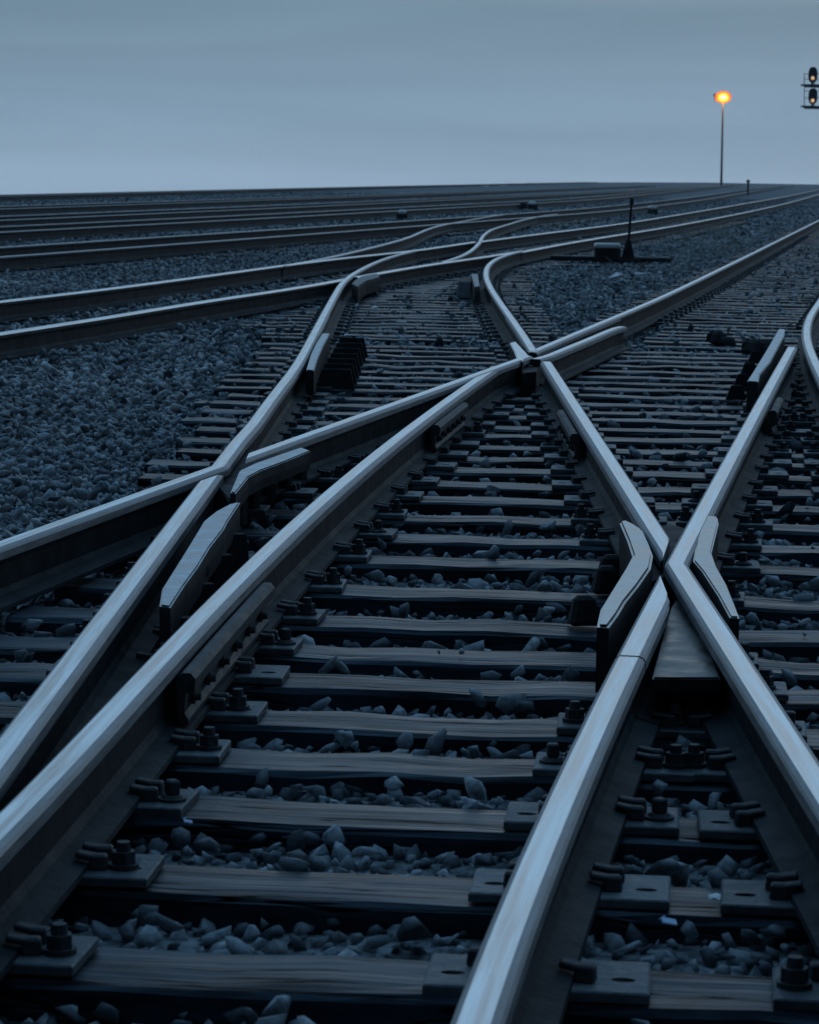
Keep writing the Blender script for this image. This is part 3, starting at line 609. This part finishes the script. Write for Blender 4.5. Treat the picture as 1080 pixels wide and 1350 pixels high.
def build_stones(name, pts, rocks, label):
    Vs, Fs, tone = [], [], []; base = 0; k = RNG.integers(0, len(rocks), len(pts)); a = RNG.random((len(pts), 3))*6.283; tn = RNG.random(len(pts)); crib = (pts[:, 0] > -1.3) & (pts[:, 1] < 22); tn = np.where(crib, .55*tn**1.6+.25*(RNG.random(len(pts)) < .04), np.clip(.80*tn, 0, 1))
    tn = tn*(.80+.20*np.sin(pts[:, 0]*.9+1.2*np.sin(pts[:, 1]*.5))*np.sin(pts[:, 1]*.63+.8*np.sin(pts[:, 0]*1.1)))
    for v in range(len(rocks)):
        idx = np.nonzero(k == v)[0]
        if not len(idx): continue
        RV, RF = rocks[v]; p = pts[idx]; ca_, sa = np.cos(a[idx]), np.sin(a[idx]); tilt = .9
        cz, sz = ca_[:, 0], sa[:, 0]; cx, sx = np.cos((a[idx, 1]-3.14)*.28), np.sin((a[idx, 1]-3.14)*.28); cy, sy = np.cos((a[idx, 2]-3.14)*.28), np.sin((a[idx, 2]-3.14)*.28)
        x, y, z = [np.broadcast_to(RV[None, :, q], (len(idx), len(RV))) for q in range(3)]
        y, z = y*cx[:, None]-z*sx[:, None], y*sx[:, None]+z*cx[:, None]
        x, z = x*cy[:, None]+z*sy[:, None], -x*sy[:, None]+z*cy[:, None]
        x, y = x*cz[:, None]-y*sz[:, None], x*sz[:, None]+y*cz[:, None]
        r = p[:, 3][:, None]; VV = np.stack([x*r+p[:, 0][:, None], y*r+p[:, 1][:, None], z*r+p[:, 2][:, None]], -1).reshape(-1, 3)
        FF = (RF[None]+(np.arange(len(idx))*len(RV))[:, None, None]+base).reshape(-1, 3)
        Vs.append(VV); Fs.append(FF); tone.append(np.repeat(tn[idx], len(RF))); base += len(VV)
    Vs, Fs, tone = np.vstack(Vs).astype(np.float32), np.vstack(Fs).astype(np.int32), np.concatenate(tone).astype(np.float32)
    me = bpy.data.meshes.new(name); me.vertices.add(len(Vs)); me.vertices.foreach_set('co', Vs.ravel()); me.loops.add(Fs.size); me.loops.foreach_set('vertex_index', Fs.ravel())
    me.polygons.add(len(Fs)); me.polygons.foreach_set('loop_start', np.arange(0, Fs.size, 3, dtype=np.int32)); me.update(calc_edges=True)
    at_ = me.attributes.new('tone', 'FLOAT', 'FACE'); at_.data.foreach_set('value', tone)
    o = link(name, me, MT['stone']); tag(o, label, 'ballast', kind='stuff'); return o
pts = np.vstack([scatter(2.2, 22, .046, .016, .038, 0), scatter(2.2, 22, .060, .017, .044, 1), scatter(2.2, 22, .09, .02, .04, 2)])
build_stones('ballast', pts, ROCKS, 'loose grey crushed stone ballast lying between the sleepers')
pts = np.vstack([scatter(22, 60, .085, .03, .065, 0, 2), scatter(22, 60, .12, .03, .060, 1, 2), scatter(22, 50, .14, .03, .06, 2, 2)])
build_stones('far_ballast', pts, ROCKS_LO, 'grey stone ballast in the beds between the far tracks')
def far_stones(y0, y1, n):
    y = y0+(y1-y0)*RNG.random(n)**.8; x = (RNG.random(n)*2-1)*(.155*y+2); z = ground_z(x, y); r = .05+.06*RNG.random(n)
    return np.column_stack([x, y, z+r*.2, r])
build_stones('distant_ballast', far_stones(60, 190, 26000), ROCKS_LO, 'distant stone ballast towards the skyline')

# ------------------------------------------------------------------ small things
def stone_thing(px, py, r, label, sq=.7, m='white', z=0.02):
    p = G(px, py, z); RV, RF = ROCKS[int(px) % 28]; me = bpy.data.meshes.new('stone'); me.from_pydata((RV*[r, r*.8, r*sq]).tolist(), [], RF.tolist()); me.update()
    return tag(link('stone', me, MT[m], None, (p[0], p[1], z), px), label, 'stone', 'pale stones among the tracks')
stone_thing(457, 442.5, .05, 'small white stone on the sleepers left of the close row, upper one', z=.05)
stone_thing(456, 447.5, .05, 'small white stone lying just below another by the ribbed guard bar', z=.05)
stone_thing(495, 405.5, .06, 'white stone lying near the left end of the far close row of sleepers', z=.05)
stone_thing(530, 424, .06, 'flat white stone in the middle of the far close row of sleepers', .4, z=.05)
stone_thing(812, 364, .16, 'large pale stone in the ballast in front of the switch stand', .7, z=.02)
stone_thing(842, 361, .09, 'pale stone in the ballast just right of the largest pale stone', .6, z=.02)
stone_thing(507, 366, .14, 'pale stone sitting beside the wing rail at the left turnout frog', .6, 'bar', z=.1)
stone_thing(941, 1182, .022, 'squarish white stone between the two foreground rails', .9, z=.02)
def litter(px, py, d, label):
    p = G(px, py, .02); b = MB(); b.box((0, 0, .006), (d, d*.5, .004), rx=.5, ry=.25, bev=.001).box((-d*.35, .01, .010), (d*.4, d*.35, .003), rx=-.4, ry=-.5, bev=.0008)
    return tag(link('litter_scrap', b.mesh(), MT['blue'], None, (p[0], p[1], .02), .2), label, 'litter', 'scraps of litter')
litter(248, 1087, .018, 'tiny pale blue scrap at the left end of a foreground sleeper')
litter(882, 1219, .030, 'bright blue scrap between the two foreground rails')
# debris on the sleepers at the right
p = G(948, 445, .05)
for x, y, sx, lab in ((0, 0, .16, 'dark lump of scrap iron on the sleepers at the right, upper one'), (.22, -1.1, .34, 'wider dark lump of scrap iron just below another on the right sleepers')):
    b = MB(); b.box((0, 0, .05), (sx, .22, .11), rz=x*3, bev=.03, taper=.6).box((sx*.3, -.1, .03), (sx*.7, .2, .07), rz=.6, bev=.02, taper=.7).ball((-sx*.3, .05, .05), (.06, .07, .06), 1)
    tag(link('iron_scrap', b.mesh(), MT['dark_paint_and_shade'], None, (p[0]+x, p[1]+y, 0)), lab, 'scrap', 'lumps of scrap iron')
# switch stand
p = G(828, 346, 0.); st = empty('switch_stand', (p[0], p[1], 0)); tag(st, 'dark switch stand with a thin upright mast in the ballast', 'switch stand')
Yd = p[1]; u = Yd/F
link('base', MB().box((0, 0, .03), (.34, .4, .05), bev=.01).box((0, 0, .2), (.22, .22, .34), bev=.02, taper=.3).mesh(), MT['dark_paint_and_shade'], st)
link('mast', MB().cyl((0, 0, .3), (.035, 0, 84*u), .022, .016, 8).box((.035, 0, 84*u-.05), (.06, .01, .1), bev=.002).mesh(), MT['dark_paint_and_shade'], st)
mb = link('machine_box', MB().box((-.33, 0, .14), (.40, .34, .24), bev=.03).box((-.33, 0, .03), (.34, .3, .06), bev=.01).mesh(), MT['dark_paint_and_shade'], st)
link('lid', MB().box((-.33, -.01, .262), (.41, .36, .07), bev=.02).mesh(), MT['light_paint'], mb)
link('throw_rod', MB().cyl((-1.1, .1, .05), (.6, -.1, .05), .03, n=8).cyl((-.38, -.1, .1), (-.30, -.9, .02), .015, n=6).mesh(), MT['dark_paint_and_shade'], st)
p = G(808, 344.5, 0); o = link('headblock', MB().box((0, 0, .0), (1.95, .26, .12), rz=-.02, bev=.02).mesh(), MT['wood'], None, (p[0], p[1]+.35, .01)); tag(o, 'long dark headblock timber carrying the switch stand', 'timber')
# line side boxes and posts further off
def cabinet(px, py, w, h, d, label, lidm='light_paint', nlid=True):
    p = G(px, py, -.06); o = link('lineside_box', MB().box((0, 0, h*.42), (w*1.05, d, h*.84), bev=.03, taper=.92).mesh(), MT['dark_paint_and_shade'], None, (p[0], p[1], ground_z(p[0], p[1])-.03))
    tag(o, label, 'lineside box', 'lineside boxes between the far tracks')
    link('lid', MB().box((0, -.02, h*.84), (w*.9, d*1.02, h*.34), bev=.04, taper=.85).mesh(), MT[lidm], o)
    link('foot', MB().box((0, 0, .03), (w*1.5, d*1.2, .08), bev=.01).mesh(), MT['dark_paint_and_shade'], o); return o
s = lambda py: 1.41*F/(py-232)/F
cabinet(860, 284, 13*s(284), 14*s(284), .45, 'small box with a pale lid behind the switch stand')
cabinet(690, 277, 9*s(277), 11*s(277), .6, 'dark point motor box, left of the pair under the far tracks', 'dark_paint_and_shade')
cabinet(702, 277, 12*s(277), 12*s(277), .6, 'point motor box with a lighter lid, right of the pair under the far tracks')
cabinet(530, 290, 13*s(290), 14*s(290), .5, 'pale box beside the second cross track, left of the reverse curve')
p = G(986, 257, -.05); b = MB(); h = 19*s(257); b.cyl((0, 0, -.1), (0, 0, h), .09, .08, 8)
o = link('marker_post', b.mesh(), MT['dark_paint_and_shade'], None, (p[0], p[1], -.05)); tag(o, 'short dark marker post between the far tracks below the lamp', 'post')
link('cap', MB().ball((0, 0, h+.1), (.17, .17, .15)).mesh(True), MT['dark_paint_and_shade'], o)
for px, py, lab in ((924, 293, 'tiny red reflector beside the cross track rail, right of the switch stand'), (832, 251.5, 'tiny red reflector far off near the tip of the switch stand mast')):
    p = G(px, py, .12); k = p[1]/F; b = MB(); b.cyl((0, 0, 0), (0, 0, .2), .02, n=8); o = link('reflector_marker', b.mesh(), MT['dark_paint_and_shade'], None, (p[0], p[1], -.08)); tag(o, lab, 'reflector', 'small red reflectors')
    link('lens', MB().box((0, -.03, .2), (k*4, .03, k*1.8), bev=.004).mesh(), MT['red_reflector_glow'], o)
# dry grass among the ballast by the shining rail
bm = bmesh.new(); r = random.Random(5)
for _ in range(46):
    cx_, cy_ = r.gauss(955, 55), r.gauss(318, 16); p = G(cx_, cy_, -.03)
    if abs(p[0]-np.interp(p[1], PU[:, 1], PU[:, 0])) < .6: continue
    for _ in range(26):
        a = r.uniform(0, 6.28); h = r.uniform(.06, .20); w = .006; bx, by = p[0]+r.gauss(0, .16), p[1]+r.gauss(0, .16); dx, dy = math.cos(a)*w, math.sin(a)*w; lx, ly = r.gauss(0, .08), r.gauss(0, .08)
        v = [bm.verts.new(q) for q in ((bx-dx, by-dy, -.06), (bx+dx, by+dy, -.06), (bx+lx*.4+dx*.6, by+ly*.4+dy*.6, h*.6), (bx+lx, by+ly, h), (bx+lx*.4-dx*.6, by+ly*.4-dy*.6, h*.6))]
        bm.faces.new(v)
me = bpy.data.meshes.new('grass'); bm.to_mesh(me); bm.free(); tag(link('dry_grass', me, MT['grass']), 'pale dry grass tufts in the ballast by the shining rail', 'grass', kind='stuff')
# tall yard lamp on the skyline
LY = 520.; top = AT(953.5, 128, LY); base = AT(951, 243, LY); gz = float(ground_z(base.x, LY))
lp = empty('yard_lamp', (base.x, LY, min(gz, base.z)-.3)); tag(lp, 'tall lamp post with a glowing orange lamp on the skyline', 'lamp post')
k = LY/F; H = top.z-lp.location.z
link('pole', MB().cyl((0, 0, 0), (top.x-base.x, 0, H-.9), .24, .15, 10).mesh(), MT['galv'], lp)
tx = top.x-base.x
link('crossarm', MB().box((tx-.5, 0, H-.95+.2), (2.6, .16, .14), bev=.03).mesh(), MT['galv'], lp)
link('spare_floodlight', MB().box((tx-1.6, 0, H+.35), (.38, .4, .42), rx=.4, bev=.06).cyl((tx-1.5, 0, H-.75), (tx-1.6, 0, H+.3), .06, n=8).mesh(), MT['dark_paint_and_shade'], lp)
hd = link('lamp_head_halo', MB().ball((tx, 0, H), (1.55, .5, 1.12)).mesh(True), MT['lamp_halo_glass'], lp)  # oversized glass: the lamp's orange halo is put into its shape
link('lamp_bulb', MB().ball((tx, -.40, H), (.66, .42, .36)).mesh(True), MT['lamp_core'], hd)
pl = bpy.data.lights.new('yard_lamp_light', 'POINT'); pl.energy = 2500; pl.color = (1, .45, .14); pl.shadow_soft_size = .9
po = bpy.data.objects.new('yard_lamp_light', pl); COL.objects.link(po); po.parent = lp; po.location = (tx, -1.3, H-.2)
# signal bridge at the right edge
SY = 205.; k = SY/F
def sp(px, py, dy=0.): q = AT(px, py, SY); return Vector((q.x, SY+dy, q.z))
mx = sp(1125, 140); gzs = float(ground_z(mx.x, SY)); sg = empty('signal_gantry', (mx.x, SY, gzs)); tag(sg, 'railway signal with two lit heads on a railed platform at the right edge', 'signal')
def loc(v): return v-sg.location
b = MB(); b.cyl((0, 0, 0), (0, 0, sp(1125, 60).z-gzs), .22, .16, 12).box((0, 0, .2), (1, 1, .5), bev=.05); link('mast', b.mesh(), MT['galv'], sg)
for yy in (112.7, 141.0):
    a, c = loc(sp(1056.5, yy)), loc(sp(1128, yy)); b = MB(); b.box((a+c)/2, (abs(c.x-a.x), .9, 2.2*k), bev=.02); b.box((a+c)/2-Vector((0, 0, 2.0*k)), (abs(c.x-a.x)*.9, .12, .12), bev=.02)
    link('platform', b.mesh(), MT['galv'], sg)
b = MB()
for x in (1060.5, 1074, 1090, 1106):
    for y0, y1 in ((97, 112.5), (113, 141)):
        b.cyl(loc(sp(x, y1)), loc(sp(x, y0)), .028, n=6)
for y in (97.5, 104.5, 120, 129): b.cyl(loc(sp(1060.5, y)), loc(sp(1110, y)), .022, n=6)
link('railing', b.mesh(), MT['galv'], sg)
for cy, ly in ((99, 103.3), (127, 132.8)):
    c = loc(sp(1070.7, cy)); pts_ = []; b = MB()
    w, h = 5.9*k, 10.2*k; N = 28; bmm = b.bm; fr, bk = [], []
    for i in range(N):
        a = 2*math.pi*i/N; x = w*math.copysign(abs(math.cos(a))**.75, math.cos(a)); z = h*math.copysign(abs(math.sin(a))**.8, math.sin(a))
        fr.append(bmm.verts.new((c.x+x, c.y-.5, c.z+z))); bk.append(bmm.verts.new((c.x+x, c.y-.42, c.z+z)))
    bmm.faces.new(fr); bmm.faces.new(bk[::-1])
    for i in range(N): bmm.faces.new((fr[i], bk[i], bk[(i+1) % N], fr[(i+1) % N]))
    b.box((c.x, c.y-.25, c.z), (w*1.1, .36, h*1.5), bev=.04); b.cyl((c.x, c.y-.3, c.z-h-.25), (c.x, c.y-.3, c.z-h+.1), .09, n=8)
    hd = link('signal_head', b.mesh(), MT['dark_paint_and_shade'], sg)
    for dz in (loc(sp(1070.7, ly)).z, loc(sp(1070.7, ly)).z+6.5*k):
        q = MB(); n = 12
        for i in range(n+1): pass
        q.tube([(c.x-.22, c.y-.6, dz-.02), (c.x-.17, c.y-.72, dz+.15), (c.x, c.y-.78, dz+.24), (c.x+.17, c.y-.72, dz+.15), (c.x+.22, c.y-.6, dz-.02)], .04, 6); link('hood', q.mesh(), MT['dark_paint_and_shade'], hd)
    link('signal_lamp', MB().ball((c.x-.02, c.y-.56, loc(sp(1070.7, ly)).z), (2.3*k, .10, 2.4*k)).mesh(True), MT['signal_lamp'], hd)

# ------------------------------------------------------------------ haze
HAZE = .00022
S.cycles.volume_bounces = 2
if HAZE:
    b = MB(); b.box((0, 0, -12), (3600, 3600, 96), bev=0); hz = link('haze', b.mesh(), None); m = bpy.data.materials.new('haze'); m.use_nodes = True; t = m.node_tree
    for n in list(t.nodes):
        if n.type != 'OUTPUT_MATERIAL': t.nodes.remove(n)
    v = t.nodes.new('ShaderNodeVolumePrincipled'); v.inputs['Density'].default_value = HAZE; v.inputs['Color'].default_value = (.80, .88, .95, 1); v.inputs['Anisotropy'].default_value = .3
    t.links.new(v.outputs[0], t.nodes['Material Output'].inputs['Volume']); hz.data.materials.append(m); tag(hz, kind='stuff')
